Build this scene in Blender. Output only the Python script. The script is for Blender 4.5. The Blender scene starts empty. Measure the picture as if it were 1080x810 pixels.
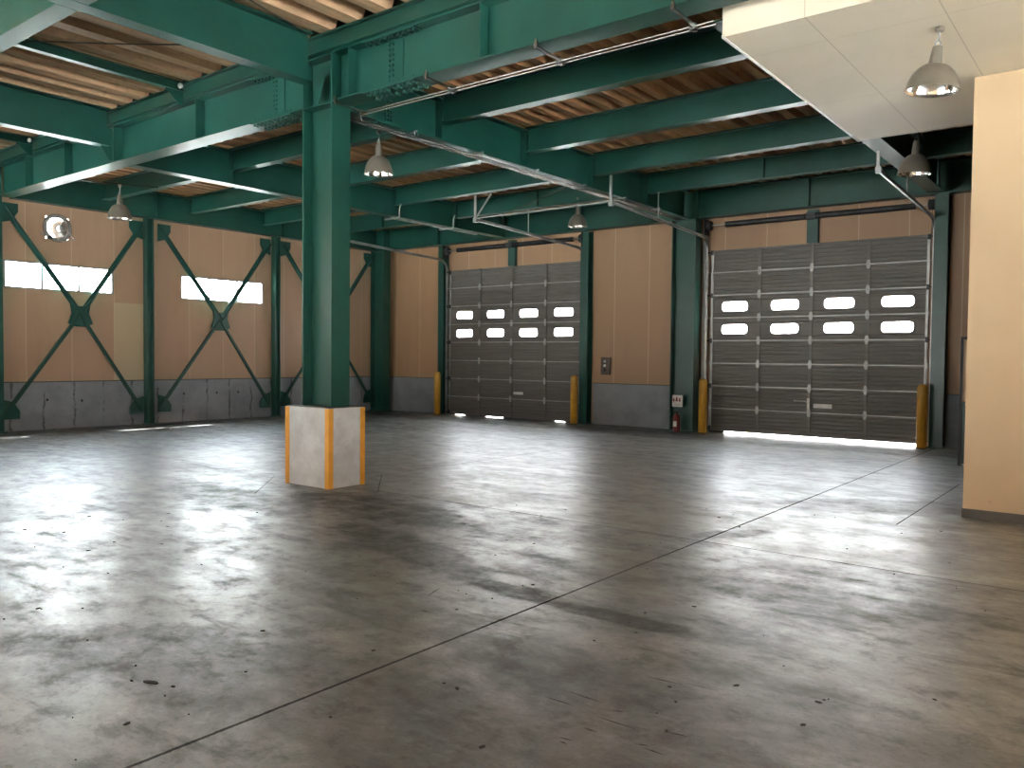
import bpy, math, random
from mathutils import Vector, Matrix
random.seed(4)
C = bpy.context.scene.collection
PI = math.pi

# ---------------------------------------------------------------- helpers
class MB:
    def __init__(s): s.v=[]; s.f=[]; s.mi=[]; s.sm=[]; s.cur=0
    def add(s, vs, fs, smooth=False):
        n=len(s.v); s.v+=[tuple(v) for v in vs]
        for f in fs: s.f.append(tuple(i+n for i in f)); s.mi.append(s.cur); s.sm.append(smooth)
        return s
    def box(s, x0,x1,y0,y1,z0,z1):
        if x0>x1: x0,x1=x1,x0
        if y0>y1: y0,y1=y1,y0
        if z0>z1: z0,z1=z1,z0
        return s.add([(x0,y0,z0),(x1,y0,z0),(x1,y1,z0),(x0,y1,z0),(x0,y0,z1),(x1,y0,z1),(x1,y1,z1),(x0,y1,z1)],
                     [(3,2,1,0),(4,5,6,7),(0,1,5,4),(1,2,6,5),(2,3,7,6),(3,0,4,7)])
    def prism(s, poly, a0, a1, axis, caps=True):
        """poly: list of 2D points; axis X -> (y,z), Y -> (x,z), Z -> (x,y)"""
        def m(p,a): return {'X':(a,p[0],p[1]),'Y':(p[0],a,p[1]),'Z':(p[0],p[1],a)}[axis]
        n=len(poly); vs=[m(p,a0) for p in poly]+[m(p,a1) for p in poly]
        fs=[(i,(i+1)%n,(i+1)%n+n,i+n) for i in range(n)]
        if caps: fs+=[tuple(range(n-1,-1,-1)),tuple(range(n,2*n))]
        return s.add(vs,fs)
    def hbeam(s, axis, a0, a1, c, lo, hi, wid=.3, tw=.012, tf=.02):
        """H section. X/Y beams: c = centre of the horizontal coord, lo/hi = z. Z handled by hcol"""
        w=wid/2; t=tw/2
        poly=[(c-w,lo),(c+w,lo),(c+w,lo+tf),(c+t,lo+tf),(c+t,hi-tf),(c+w,hi-tf),(c+w,hi),(c-w,hi),(c-w,hi-tf),(c-t,hi-tf),(c-t,lo+tf),(c-w,lo+tf)]
        return s.prism(poly,a0,a1,axis)
    def hcol(s, x0,x1,y0,y1,z0,z1, tf=.02, tw=.014):
        """flanges face +-X, web along X"""
        yc=(y0+y1)/2; t=tw/2
        poly=[(x0,y0),(x0+tf,y0),(x0+tf,yc-t),(x1-tf,yc-t),(x1-tf,y0),(x1,y0),(x1,y1),(x1-tf,y1),(x1-tf,yc+t),(x0+tf,yc+t),(x0+tf,y1),(x0,y1)]
        return s.prism(poly,z0,z1,'Z')
    def hcoly(s, x0,x1,y0,y1,z0,z1, tf=.015, tw=.01):
        xc=(x0+x1)/2; t=tw/2
        poly=[(x0,y0),(x1,y0),(x1,y0+tf),(xc+t,y0+tf),(xc+t,y1-tf),(x1,y1-tf),(x1,y1),(x0,y1),(x0,y1-tf),(xc-t,y1-tf),(xc-t,y0+tf),(x0,y0+tf)]
        return s.prism(poly,z0,z1,'Z')
    def tube(s, pts, r, n=10, closed=False):
        pts=[Vector(p) for p in pts]; rings=[]
        ref=None; base=len(s.v); vs=[]
        for i,p in enumerate(pts):
            if closed: d=pts[(i+1)%len(pts)]-pts[i-1]
            elif i==0: d=pts[1]-pts[0]
            elif i==len(pts)-1: d=pts[-1]-pts[-2]
            else: d=(pts[i+1]-p).normalized()+(p-pts[i-1]).normalized()
            d.normalize()
            if ref is None:
                ref=Vector((0,0,1)) if abs(d.z)<.9 else Vector((1,0,0))
            u=(ref-d*ref.dot(d)).normalized(); w=d.cross(u); ref=u
            rr=r[i] if isinstance(r,(list,tuple)) else r
            for k in range(n):
                a=2*PI*k/n; vs.append(p+u*math.cos(a)*rr+w*math.sin(a)*rr)
        fs=[]; m=len(pts); rng=m if closed else m-1
        for i in range(rng):
            for k in range(n):
                a=i*n+k; b=i*n+(k+1)%n; c2=((i+1)%m)*n+(k+1)%n; d2=((i+1)%m)*n+k
                fs.append((a,b,c2,d2))
        s.add(vs,fs,True)
        if not closed: s.add(vs[:n],[tuple(range(n-1,-1,-1))]); s.add(vs[-n:],[tuple(range(n))])
        return s
    def lathe(s, prof, c=(0,0,0), n=32, axis='Z'):
        vs=[];fs=[]
        for r,z in prof:
            for k in range(n):
                a=2*PI*k/n; x,y=r*math.cos(a),r*math.sin(a)
                p={'Z':(x,y,z),'X':(z,x,y),'Y':(x,z,y)}[axis]
                vs.append((p[0]+c[0],p[1]+c[1],p[2]+c[2]))
        for i in range(len(prof)-1):
            for k in range(n):
                fs.append((i*n+k,i*n+(k+1)%n,(i+1)*n+(k+1)%n,(i+1)*n+k))
        return s.add(vs,fs,True)
    def bolt(s, p, nrm, r=.016, h=.014):
        p=Vector(p); nrm=Vector(nrm)
        u=nrm.orthogonal().normalized(); w=nrm.cross(u)
        vs=[p+(u*math.cos(k*PI/3)+w*math.sin(k*PI/3))*r for k in range(6)]
        vs+=[v+nrm*h for v in vs]
        return s.add(vs,[(k,(k+1)%6,(k+1)%6+6,k+6) for k in range(6)]+[tuple(range(6,12))])
    def bar(s, p0, p1, w, t, up=(0,0,1)):
        """flat bar from p0 to p1, width w across, thickness t along up"""
        p0=Vector(p0);p1=Vector(p1);d=(p1-p0).normalized();up=Vector(up)
        a=(up-d*up.dot(d)).normalized(); b=d.cross(a)
        vs=[]
        for p in (p0,p1):
            for q,r in ((-1,-1),(1,-1),(1,1),(-1,1)): vs.append(p+b*q*w/2+a*r*t/2)
        return s.add(vs,[(3,2,1,0),(4,5,6,7),(0,1,5,4),(1,2,6,5),(2,3,7,6),(3,0,4,7)])
    def build(s, name, mats, parent=None, origin=None, bevel=0):
        me=bpy.data.meshes.new(name)
        o0=Vector(origin) if origin else Vector((0,0,0))
        me.from_pydata([tuple(Vector(v)-o0) for v in s.v],[],s.f)
        if not isinstance(mats,(list,tuple)): mats=[mats]
        for m in mats: me.materials.append(m)
        for i,p in enumerate(me.polygons): p.material_index=s.mi[i]; p.use_smooth=s.sm[i]
        me.update()
        import bmesh
        bm=bmesh.new(); bm.from_mesh(me); bmesh.ops.recalc_face_normals(bm,faces=bm.faces); bm.to_mesh(me); bm.free()
        o=bpy.data.objects.new(name,me); C.objects.link(o); o.location=o0
        if parent:
            o.parent=parent; o.location=o0-parent_world(parent)
        if bevel:
            b=o.modifiers.new('bevel','BEVEL'); b.width=bevel; b.segments=2; b.limit_method='ANGLE'
        return o
def parent_world(p):
    w=Vector((0,0,0))
    while p: w+=p.location; p=p.parent
    return w
def tag(o,label,cat,group=None,kind=None):
    if label: o['label']=label
    if cat: o['category']=cat
    if group: o['group']=group
    if kind: o['kind']=kind
    return o
def empty(name,loc,label=None,cat=None,group=None):
    o=bpy.data.objects.new(name,None); C.objects.link(o); o.location=loc; o.empty_display_size=.2
    return tag(o,label,cat,group)
def struct(o,label=None):
    o['kind']='structure'
    if label: o['label']=label
    return o
def copy_tree(o,parent=None):
    c=o.copy(); C.objects.link(c); c.parent=parent
    for ch in list(o.children): copy_tree(ch,c)
    return c

# ---------------------------------------------------------------- materials
def newmat(name):
    m=bpy.data.materials.new(name); m.use_nodes=True; nt=m.node_tree; nt.nodes.clear()
    return m,nt
class NT:
    def __init__(s,nt): s.nt=nt
    def n(s,t,**k):
        nd=s.nt.nodes.new(t)
        for a,b in k.items(): setattr(nd,a,b)
        return nd
    def l(s,a,b): s.nt.links.new(a,b)
    def setin(s,sock,v):
        if hasattr(v,'is_output'): s.l(v,sock)
        else: sock.default_value=v
    def math(s,op,a,b=None,c=None,clamp=False):
        n=s.n('ShaderNodeMath',operation=op); n.use_clamp=clamp
        s.setin(n.inputs[0],a)
        if b is not None: s.setin(n.inputs[1],b)
        if c is not None: s.setin(n.inputs[2],c)
        return n.outputs[0]
    def mix(s,f,a,b,mode='MIX'):
        n=s.n('ShaderNodeMix',data_type='RGBA',blend_type=mode)
        s.setin(n.inputs[0],f); s.setin(n.inputs[6],a); s.setin(n.inputs[7],b)
        return n.outputs[2]
    def noise(s,vec,scale,detail=4,rough=.55,dist=0):
        n=s.n('ShaderNodeTexNoise'); s.l(vec,n.inputs['Vector']); n.inputs['Scale'].default_value=scale
        n.inputs['Detail'].default_value=detail; n.inputs['Roughness'].default_value=rough; n.inputs['Distortion'].default_value=dist
        return n.outputs['Fac']
    def ramp(s,f,a,b,lo=0.,hi=1.):
        n=s.n('ShaderNodeMapRange'); n.interpolation_type='SMOOTHSTEP'
        s.setin(n.inputs[0],f); s.setin(n.inputs[1],a); s.setin(n.inputs[2],b); s.setin(n.inputs[3],lo); s.setin(n.inputs[4],hi)
        return n.outputs[0]
    def pos(s):
        return s.n('ShaderNodeNewGeometry').outputs['Position']
    def mapping(s,vec,sc=(1,1,1),rot=(0,0,0)):
        n=s.n('ShaderNodeMapping'); s.l(vec,n.inputs[0]); n.inputs['Scale'].default_value=sc; n.inputs['Rotation'].default_value=rot
        return n.outputs[0]
    def sep(s,vec):
        n=s.n('ShaderNodeSeparateXYZ'); s.l(vec,n.inputs[0]); return n.outputs
    def out(s,sh):
        o=s.n('ShaderNodeOutputMaterial'); s.l(sh,o.inputs[0])
    def pbsdf(s,col,rough=.5,metal=0.,bump=None,bstr=.2,bdist=.01,spec=.5):
        p=s.n('ShaderNodeBsdfPrincipled')
        s.setin(p.inputs['Base Color'],col); s.setin(p.inputs['Roughness'],rough); s.setin(p.inputs['Metallic'],metal)
        p.inputs['Specular IOR Level'].default_value=spec
        if bump is not None:
            b=s.n('ShaderNodeBump'); b.inputs['Strength'].default_value=bstr; b.inputs['Distance'].default_value=bdist
            s.l(bump,b.inputs['Height']); s.l(b.outputs[0],p.inputs['Normal'])
        return p
def col4(c): return (c[0],c[1],c[2],1)
def simple(name,c,rough=.5,metal=0.,var=.15,vscale=6,spec=.5,dirt=None,bump=0):
    m,nt=newmat(name); N=NT(nt); P=N.pos()
    f=N.noise(P,vscale,5); f=N.ramp(f,.3,.7)
    c0=tuple(x*(1-var) for x in c); c1=tuple(min(1,x*(1+var)) for x in c)
    cc=N.mix(f,col4(c0),col4(c1))
    if dirt:
        g=N.ramp(N.noise(P,2.2,8,.7),.55,.75); cc=N.mix(N.math('MULTIPLY',g,.6),cc,col4(dirt))
    p=N.pbsdf(cc,rough,metal,bump=N.noise(P,vscale*12,4) if bump else None,bstr=bump,spec=spec)
    N.out(p.outputs[0]); return m

M={}
M['green']=simple('green_steel_paint',(.0105,.066,.050),.32,var=.14,vscale=1.6,dirt=(.009,.047,.037))
M['chrome']=simple('galvanised_pipe',(.27,.26,.24),.26,.9,var=.1)
M['galv']=simple('galvanised_steel',(.36,.36,.35),.42,.7,var=.15)
M['dark']=simple('dark_steel',(.03,.032,.034),.5,.3,var=.3)
M['black']=simple('black_rubber',(.012,.012,.012),.7,var=.2)
M['yellow']=simple('yellow_paint',(.56,.30,.035),.45,var=.08,vscale=8,dirt=(.35,.2,.05))
M['guard']=simple('orange_yellow_rubber_guard',(.72,.33,.035),.5,var=.06,vscale=8)
M['soffit']=simple('cream_soffit_board',(.68,.60,.47),.55,var=.03,vscale=1.2)
M['lamp_out']=simple('grey_lamp_enamel',(.17,.15,.12),.38,.2,var=.08)
M['lamp_in']=simple('polished_reflector',(.85,.84,.8),.12,1.,var=.03)
M['alu']=simple('window_aluminium',(.35,.35,.34),.4,.6)
M['white']=simple('white_enamel',(.7,.7,.67),.4)
M['red']=simple('red_paint',(.17,.02,.018),.5)
M['brown']=simple('brown_switch_box',(.10,.075,.06),.5)
M['wire']=simple('dark_cable',(.05,.045,.03),.6)
M['roofslab']=simple('roof_underlay',(.05,.045,.04),.8)
M['debris']=simple('dark_debris',(.02,.018,.015),.8,var=.4,vscale=30)
M['base']=simple('dark_grey_skirting',(.07,.068,.06),.5)

def mat_deck(name,c):
    m,nt=newmat(name); N=NT(nt); P=N.pos()
    a=N.noise(N.mapping(P,(5,.5,5)),1.2,6,.65)
    b=N.noise(P,9,5)
    cc=N.mix(N.ramp(a,.3,.7),col4(tuple(x*.68 for x in c)),col4(tuple(x*1.22 for x in c)))
    cc=N.mix(N.math('MULTIPLY',N.ramp(b,.5,.75),.35),cc,(.11,.055,.03,1))
    N.out(N.pbsdf(cc,.6).outputs[0]); return m
M['deck']=mat_deck('folded_roof_deck',(.62,.40,.235))
M['deck_floor']=mat_deck('corrugated_floor_deck',(.56,.30,.145))

def mat_wall(name,axis,y0,pitch,base,cream=None):
    m,nt=newmat(name); N=NT(nt); P=N.pos(); S=N.sep(P)
    t=S['Y'] if axis=='Y' else S['X']
    fr=N.math('FRACT',N.math('DIVIDE',N.math('SUBTRACT',t,y0-40*pitch),pitch))
    d=N.math('MULTIPLY',N.math('ABSOLUTE',N.math('SUBTRACT',fr,.5)),pitch)      # pitch/2 at a seam
    seam=N.math('GREATER_THAN',d,pitch/2-.009)
    idx=N.math('FLOOR',N.math('DIVIDE',N.math('SUBTRACT',t,y0-40*pitch),pitch))
    wn=N.n('ShaderNodeTexWhiteNoise',noise_dimensions='1D'); N.l(idx,wn.inputs['W'])
    cc=N.mix(wn.outputs['Value'],col4(tuple(x*.93 for x in base)),col4(tuple(x*1.06 for x in base)))
    st=N.noise(N.mapping(P,(1.5,1.5,.25)),2.5,6,.6)
    cc=N.mix(N.math('MULTIPLY',N.ramp(st,.45,.8),.35),cc,col4(tuple(x*.72 for x in base)))
    rib=N.math('ABSOLUTE',N.math('SUBTRACT',N.math('FRACT',N.math('DIVIDE',t,.075)),.5))
    if cream:
        x0,x1,z1=cream
        k=N.math('MULTIPLY',N.math('GREATER_THAN',t,x0),N.math('LESS_THAN',t,x1))
        k=N.math('MULTIPLY',k,N.math('LESS_THAN',S['Z'],z1))
        cc=N.mix(k,cc,(.50,.39,.25,1))
    cc=N.mix(N.math('MULTIPLY',seam,.55),cc,(.62,.50,.34,1))
    N.out(N.pbsdf(cc,.5,bump=rib,bstr=.12,bdist=.01).outputs[0]); return m
TAN=(.40,.245,.135)
M['wall_l']=mat_wall('tan_panel_wall_left','Y',8.92,.9,(.46,.30,.195),(8.92,9.72,2.72))  # paler than the back wall: window haze is mixed into this base colour
M['wall_b']=mat_wall('tan_panel_wall_back','X',-9.18,.92,TAN)
M['tan']=simple('tan_partition_board',(.60,.42,.255),.5,var=.03,vscale=.8)
def mat_conc(name,base,stain,scale=1.5,cracks=None):
    m,nt=newmat(name); N=NT(nt); P=N.pos(); S=N.sep(P)
    a=N.noise(P,scale,8,.65); b=N.noise(P,scale*9,6,.7)
    cc=N.mix(N.ramp(a,.3,.7),col4(tuple(x*.82 for x in base)),col4(tuple(x*1.15 for x in base)))
    cc=N.mix(N.math('MULTIPLY',N.ramp(b,.55,.8),.5),cc,col4(stain))
    if cracks:
        t=S[cracks]
        wob=N.math('MULTIPLY',N.math('SUBTRACT',N.noise(P,4,6,.7),.5),.16)
        fr=N.math('FRACT',N.math('DIVIDE',N.math('ADD',N.math('ADD',t,wob),40),.62))
        line=N.math('LESS_THAN',N.math('ABSOLUTE',N.math('SUBTRACT',fr,.5)),.036)
        msk=N.ramp(N.noise(P,2.6,5,.7),.40,.58)
        cc=N.mix(N.math('MULTIPLY',N.math('MULTIPLY',line,msk),.7),cc,(.05,.05,.05,1))
    N.out(N.pbsdf(cc,.75,bump=b,bstr=.25,bdist=.01).outputs[0]); return m
M['plinth_l']=mat_conc('concrete_plinth_left',(.255,.28,.315),(.11,.11,.12),1.4,'Y')
M['plinth_b']=mat_conc('concrete_plinth_back',(.225,.25,.275),(.12,.12,.125),1.4)
M['pedestal']=mat_conc('pedestal_concrete',(.56,.58,.60),(.16,.16,.16),2.2)
M['yard']=simple('pale_yard_concrete',(.55,.54,.5),.8)
M['sheet']=None
def mat_sheet():
    m,nt=newmat('grey_door_sheet'); N=NT(nt); P=N.pos()
    a=N.noise(N.mapping(P,(.6,1,9)),2,6,.65)
    cc=N.mix(N.ramp(a,.3,.7),(.128,.120,.110,1),(.152,.143,.132,1))
    N.out(N.pbsdf(cc,.5,.25).outputs[0]); return m
M['sheet']=mat_sheet()
def mat_pane():
    m,nt=newmat('milky_door_pane'); N=NT(nt)
    t=N.n('ShaderNodeBsdfTranslucent'); t.inputs[0].default_value=(.92,.92,.9,1)
    g=N.n('ShaderNodeBsdfGlossy'); g.inputs[0].default_value=(.6,.6,.6,1); g.inputs['Roughness'].default_value=.2
    rf=N.n('ShaderNodeBsdfRefraction'); rf.inputs['Roughness'].default_value=.35; rf.inputs['IOR'].default_value=1.03
    m1=N.n('ShaderNodeMixShader'); m1.inputs[0].default_value=.62; N.l(t.outputs[0],m1.inputs[1]); N.l(rf.outputs[0],m1.inputs[2])
    mx=N.n('ShaderNodeMixShader'); mx.inputs[0].default_value=.05
    N.l(m1.outputs[0],mx.inputs[1]); N.l(g.outputs[0],mx.inputs[2]); N.out(mx.outputs[0]); return m
M['pane']=mat_pane()
def mat_glass():
    m,nt=newmat('clear_window_glass'); N=NT(nt)
    t=N.n('ShaderNodeBsdfTransparent'); t.inputs[0].default_value=(.93,.95,.95,1)
    g=N.n('ShaderNodeBsdfGlossy'); g.inputs['Roughness'].default_value=.03
    mx=N.n('ShaderNodeMixShader'); mx.inputs[0].default_value=.06
    N.l(t.outputs[0],mx.inputs[1]); N.l(g.outputs[0],mx.inputs[2]); N.out(mx.outputs[0]); return m
M['glass']=mat_glass()

def mat_floor():
    m,nt=newmat('worn_power_floated_concrete'); N=NT(nt); P=N.pos(); S=N.sep(P); X,Y=S['X'],S['Y']
    wy0=Y
    big=N.noise(P,.42,6,.62,.6)
    mid=N.noise(N.mapping(P,(.75,1.5,1),(0,0,.25)),1.25,8,.66,.5)
    fine=N.noise(P,9,8,.72)
    streak=N.noise(N.mapping(P,(.5,3.4,1),(0,0,-.10)),1.6,7,.7,.3)
    cc=N.mix(N.ramp(mid,.30,.68),(.070,.074,.070,1),(.19,.198,.188,1))
    cc=N.mix(N.math('MULTIPLY',N.ramp(big,.42,.64),.55),cc,(.24,.248,.24,1))
    g1=N.noise(N.mapping(P,(1,1.35,1),(0,0,.4)),3.4,10,.74,.15); g2=N.noise(P,38,6,.75)
    cc=N.mix(N.ramp(g1,.50,.66,0.,.7),cc,(.050,.051,.049,1)); cc=N.mix(N.ramp(g1,.46,.34,0.,.5),cc,(.29,.30,.29,1))
    cc=N.mix(N.ramp(g2,.5,.68,0.,.5),cc,(.045,.045,.043,1))
    far=N.math('MULTIPLY',N.math('GREATER_THAN',wy0,6.686),N.math('GREATER_THAN',X,-12.5))
    cc=N.mix(N.math('MULTIPLY',far,.40),cc,(.29,.29,.265,1))
    dark=N.math('MULTIPLY',N.math('MULTIPLY',N.ramp(streak,.52,.72),.65),N.math('SUBTRACT',1.,N.math('MULTIPLY',far,.35)))
    # worn blotches, plus long dark bands along the doors and left wall: x, y, rx, ry, rot, strength
    blobs=[(-6.3,5.9,1.6,.5,-.05,.8),(-4.9,4.85,1.5,.32,-.30,.75),(-3.5,4.42,.6,.15,-.05,.85),(-2.55,4.36,.62,.12,.0,.95),(-2.2,3.5,.9,.35,-.1,.5),(-1.6,3.0,.8,.35,0.,.5),(-2.7,2.3,.9,.3,-.2,.5),(-3.0,7.1,.5,.16,1.0,.55),
           (-8.1,5.3,1.9,.45,-.1,.6),(-10.2,6.3,1.3,.35,.1,.4),(-3.6,2.4,1.6,.5,.3,.55),(-2.0,2.4,1.5,.7,-.2,.5),(-1.6,5.6,1.1,.3,.1,.45),
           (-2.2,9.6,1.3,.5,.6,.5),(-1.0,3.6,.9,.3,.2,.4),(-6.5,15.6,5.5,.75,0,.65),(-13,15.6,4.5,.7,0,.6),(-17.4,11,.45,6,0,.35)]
    wob=N.math('MULTIPLY',N.math('SUBTRACT',N.noise(P,1.7,7,.72,.4),.5),1.9)
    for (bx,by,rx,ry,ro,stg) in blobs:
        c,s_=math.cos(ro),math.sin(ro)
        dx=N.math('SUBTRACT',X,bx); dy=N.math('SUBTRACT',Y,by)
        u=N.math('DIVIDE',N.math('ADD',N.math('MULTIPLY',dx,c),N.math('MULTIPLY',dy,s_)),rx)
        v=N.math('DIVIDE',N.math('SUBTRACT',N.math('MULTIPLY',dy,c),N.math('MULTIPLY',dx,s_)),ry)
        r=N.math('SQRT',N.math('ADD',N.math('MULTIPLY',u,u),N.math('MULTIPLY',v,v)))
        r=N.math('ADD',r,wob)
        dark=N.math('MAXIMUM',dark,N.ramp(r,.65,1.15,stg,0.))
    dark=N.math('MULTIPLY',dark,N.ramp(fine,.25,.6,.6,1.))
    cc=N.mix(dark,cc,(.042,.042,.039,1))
    # pallet-block print: pale rectangles in the dark patch near the column
    fx=N.math('FRACT',N.math('DIVIDE',N.math('ADD',X,20.0),.46)); fy=N.math('FRACT',N.math('DIVIDE',N.math('ADD',Y,.06),.38))
    gx=N.math('GREATER_THAN',N.math('ABSOLUTE',N.math('SUBTRACT',fx,.5)),.36); gy=N.math('GREATER_THAN',N.math('ABSOLUTE',N.math('SUBTRACT',fy,.5)),.34)
    gr=N.math('MAXIMUM',gx,gy)
    inx=N.math('MULTIPLY',N.math('GREATER_THAN',X,-7.35),N.math('LESS_THAN',X,-4.9)); iny=N.math('MULTIPLY',N.math('GREATER_THAN',Y,4.95),N.math('LESS_THAN',Y,6.2))
    gr=N.math('MULTIPLY',N.math('MULTIPLY',gr,N.math('MULTIPLY',inx,iny)),N.ramp(mid,.40,.55,.12,.6))
    cc=N.mix(gr,cc,(.19,.185,.172,1))
    # specks
    vo=N.n('ShaderNodeTexVoronoi'); N.l(P,vo.inputs['Vector']); vo.inputs['Scale'].default_value=4.5; vo.inputs['Randomness'].default_value=1
    sp=N.math('MULTIPLY',N.math('LESS_THAN',vo.outputs['Distance'],.03),N.math('GREATER_THAN',N.noise(P,1.3,3),.53))
    cc=N.mix(N.math('MULTIPLY',sp,.8),cc,(.04,.04,.038,1))
    # scratches in a few directions
    sc=N.noise(N.mapping(P,(1.2,26,1),(0,0,.32)),1.,3,.6)
    sc=N.math('MULTIPLY',N.ramp(sc,.67,.71),N.ramp(N.noise(P,1.1,2),.52,.6))
    cc=N.mix(N.math('MULTIPLY',sc,.5),cc,(.05,.05,.045,1))
    # saw cuts
    def ln(t,c,w): return N.math('LESS_THAN',N.math('ABSOLUTE',N.math('SUBTRACT',t,c)),w)
    wx=N.math('ADD',X,N.math('MULTIPLY',N.math('SUBTRACT',N.noise(P,30,4),.5),.012))
    wy=N.math('ADD',Y,N.math('MULTIPLY',N.math('SUBTRACT',N.noise(P,30,4),.5),.012))
    L=ln(wx,-3.074,.010)
    L2=N.math('MULTIPLY',ln(wy,6.686,.007),N.math('GREATER_THAN',X,-7.2))
    L2=N.math('MAXIMUM',L2,N.math('MULTIPLY',ln(wx,-8.1,.007),N.math('GREATER_THAN',Y,7.5)))
    L2=N.math('MAXIMUM',L2,N.math('MULTIPLY',ln(wx,-1.91,.007),N.math('MULTIPLY',N.math('GREATER_THAN',Y,8.6),N.math('LESS_THAN',Y,12.))))
    L2=N.math('MAXIMUM',L2,N.math('MULTIPLY',ln(wx,-13.1,.009),.6))
    L2=N.math('MAXIMUM',L2,N.math('MULTIPLY',ln(wy,11.6,.009),.5))
    L2=N.math('MAXIMUM',L2,N.math('MULTIPLY',N.math('MULTIPLY',ln(wy,6.686,.008),N.math('LESS_THAN',X,-9.2)),.55))
    L=N.math('MAXIMUM',L,N.math('MULTIPLY',L2,.95))
    # diamond isolation joint round the pedestal
    dd=N.math('ADD',N.math('ABSOLUTE',N.math('ADD',X,8.1)),N.math('ABSOLUTE',N.math('SUBTRACT',Y,6.6)))
    dj=ln(dd,.99,.009)
    same=N.math('GREATER_THAN',N.math('MULTIPLY',N.math('ADD',X,8.1),N.math('SUBTRACT',Y,6.6)),0.)
    L=N.math('MAXIMUM',L,N.math('MULTIPLY',N.math('MULTIPLY',dj,same),.7))
    cc=N.mix(L,cc,(.012,.012,.011,1))
    rough=N.math('ADD',N.ramp(mid,.3,.7,.46,.34),N.math('MULTIPLY',dark,.12))
    rough=N.math('ADD',rough,N.ramp(g1,.42,.62,-.05,.10)); rough=N.math('ADD',rough,N.math('MULTIPLY',L,.4))
    bump=N.math('ADD',N.math('MULTIPLY',mid,.8),N.math('ADD',N.math('MULTIPLY',fine,.12),N.math('MULTIPLY',L,-.6)))
    pb=N.pbsdf(cc,rough,bump=bump,bstr=.16,bdist=.03,spec=.75)
    N.l(N.math('SUBTRACT',.72,N.math('MULTIPLY',dark,.6)),pb.inputs['Specular IOR Level'])
    N.out(pb.outputs[0]); return m
M['floor']=mat_floor()

# ---------------------------------------------------------------- room shell
XL,YD=-18.08,16.95
XR,YF=7.0,-6.5
TOP=5.75
b=MB(); b.box(XL-.2,XR+.2,YF-.2,YD+.2,-.25,0.); struct(b.build('floor',M['floor']))
b=MB(); b.box(-60,50,-50,60,-.45,-.26)
b.cur=0
b2=MB()
for (x0,x1,y0,y1) in [(-60,XL-.2,-50,60),(XR+.2,50,-50,60),(XL-.2,XR+.2,-50,YF-.2),(XL-.2,XR+.2,YD+.2,60)]: b2.box(x0,x1,y0,y1,-.2,-.03)
o=struct(b2.build('ground',M['yard'])); o['label']='pale concrete yard outside the building'

# left wall with two window bands (and one more nearer, behind the frame edge) and the fan opening
def wall_with_holes(axis, c0, c1, a0, a1, z0, z1, holes):
    """axis: wall runs along this axis, c0..c1 thickness on the other"""
    mb=MB(); cuts=sorted(set([a0,a1]+[h[0] for h in holes]+[h[1] for h in holes]))
    for i in range(len(cuts)-1):
        s,e=cuts[i],cuts[i+1]; hs=sorted([(h[2],h[3]) for h in holes if h[0]<=s+1e-6 and h[1]>=e-1e-6])
        z=z0
        for (h0,h1) in hs+[(z1,z1)]:
            if h0>z+1e-6:
                if axis=='Y': mb.box(c0,c1,s,e,z,h0)
                else: mb.box(s,e,c0,c1,z,h0)
            z=h1
    return mb
WZ0,WZ1=2.893,3.456
LW=[(6.71,8.90),(10.50,12.77)]
NEAR=[(1.2,3.4),(-3.2,-1.0)]
FAN=(7.74,4.20)
holes=[(a,c,WZ0,WZ1) for a,c in LW+NEAR]
holesF=holes+[(FAN[0]-.23,FAN[0]+.23,FAN[1]-.23,FAN[1]+.23)]
struct(wall_with_holes('Y',XL-.1,XL,YF-.2,YD+.2,.99,TOP,holesF).build('wall_left',M['wall_l']))
b=MB(); b.box(XL-.2,XL+.035,YF,YD,0,.99); bl=struct(b.build('baseboard_left',M['plinth_l'],bevel=.006),'grey concrete plinth along the foot of the left wall')
for hy,hz in [(7.50,.62),(8.2,.58),(10.55,.66),(11.42,.66),(12.02,.66)]:
    m=MB(); m.lathe([(0,.034),(.028,.034),(.022,.0375),(0,.0375)],(XL,hy,hz),14,'X'); m.build('form_tie_plug',M['dark'],bl)
b=MB(); b.box(XL,XL+.05,YF,YD,.985,1.005); struct(b.build('trim_1',M['base']),'thin dark flashing on top of the left plinth')
DOORS=[(-15.33,-10.98),(-7.62,-3.28)]
DT=3.971
struct(wall_with_holes('X',YD,YD+.2,XL,XR+.2,0,TOP,[(a+.02,c-.02,0,DT-.05) for a,c in DOORS]).build('wall_back',M['wall_b']))
b=MB()
for x0,x1 in [(XL+.04,-15.5),(-10.66,-8.40),(-2.95,XR)]: b.box(x0,x1,YD-.035,YD,0,.985)
struct(b.build('baseboard_back',M['plinth_b'],bevel=.006),'grey concrete plinth along the door wall')
b=MB()
for x0,x1 in [(XL+.04,-15.5),(-10.66,-8.40),(-2.95,XR)]: b.box(x0,x1,YD-.05,YD,.985,1.0)
struct(b.build('trim_2',M['base']),'thin dark flashing on top of the door wall plinth')
RD=[(-3.4,1.0),(2.2,6.6)]
struct(wall_with_holes('Y',XR,XR+.2,YF-.2,YD,0,TOP,[(a,c,0,4.0) for a,c in RD]).build('wall_right',M['tan']))
# wall behind the camera with two dock doorways standing open
FD=[(-16.8,-12.4),(-10.2,-5.8)]
struct(wall_with_holes('X',YF-.2,YF,XL,XR,0,TOP,[(a,c,0,4.0) for a,c in FD]).build('wall_front',M['tan']))

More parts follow.
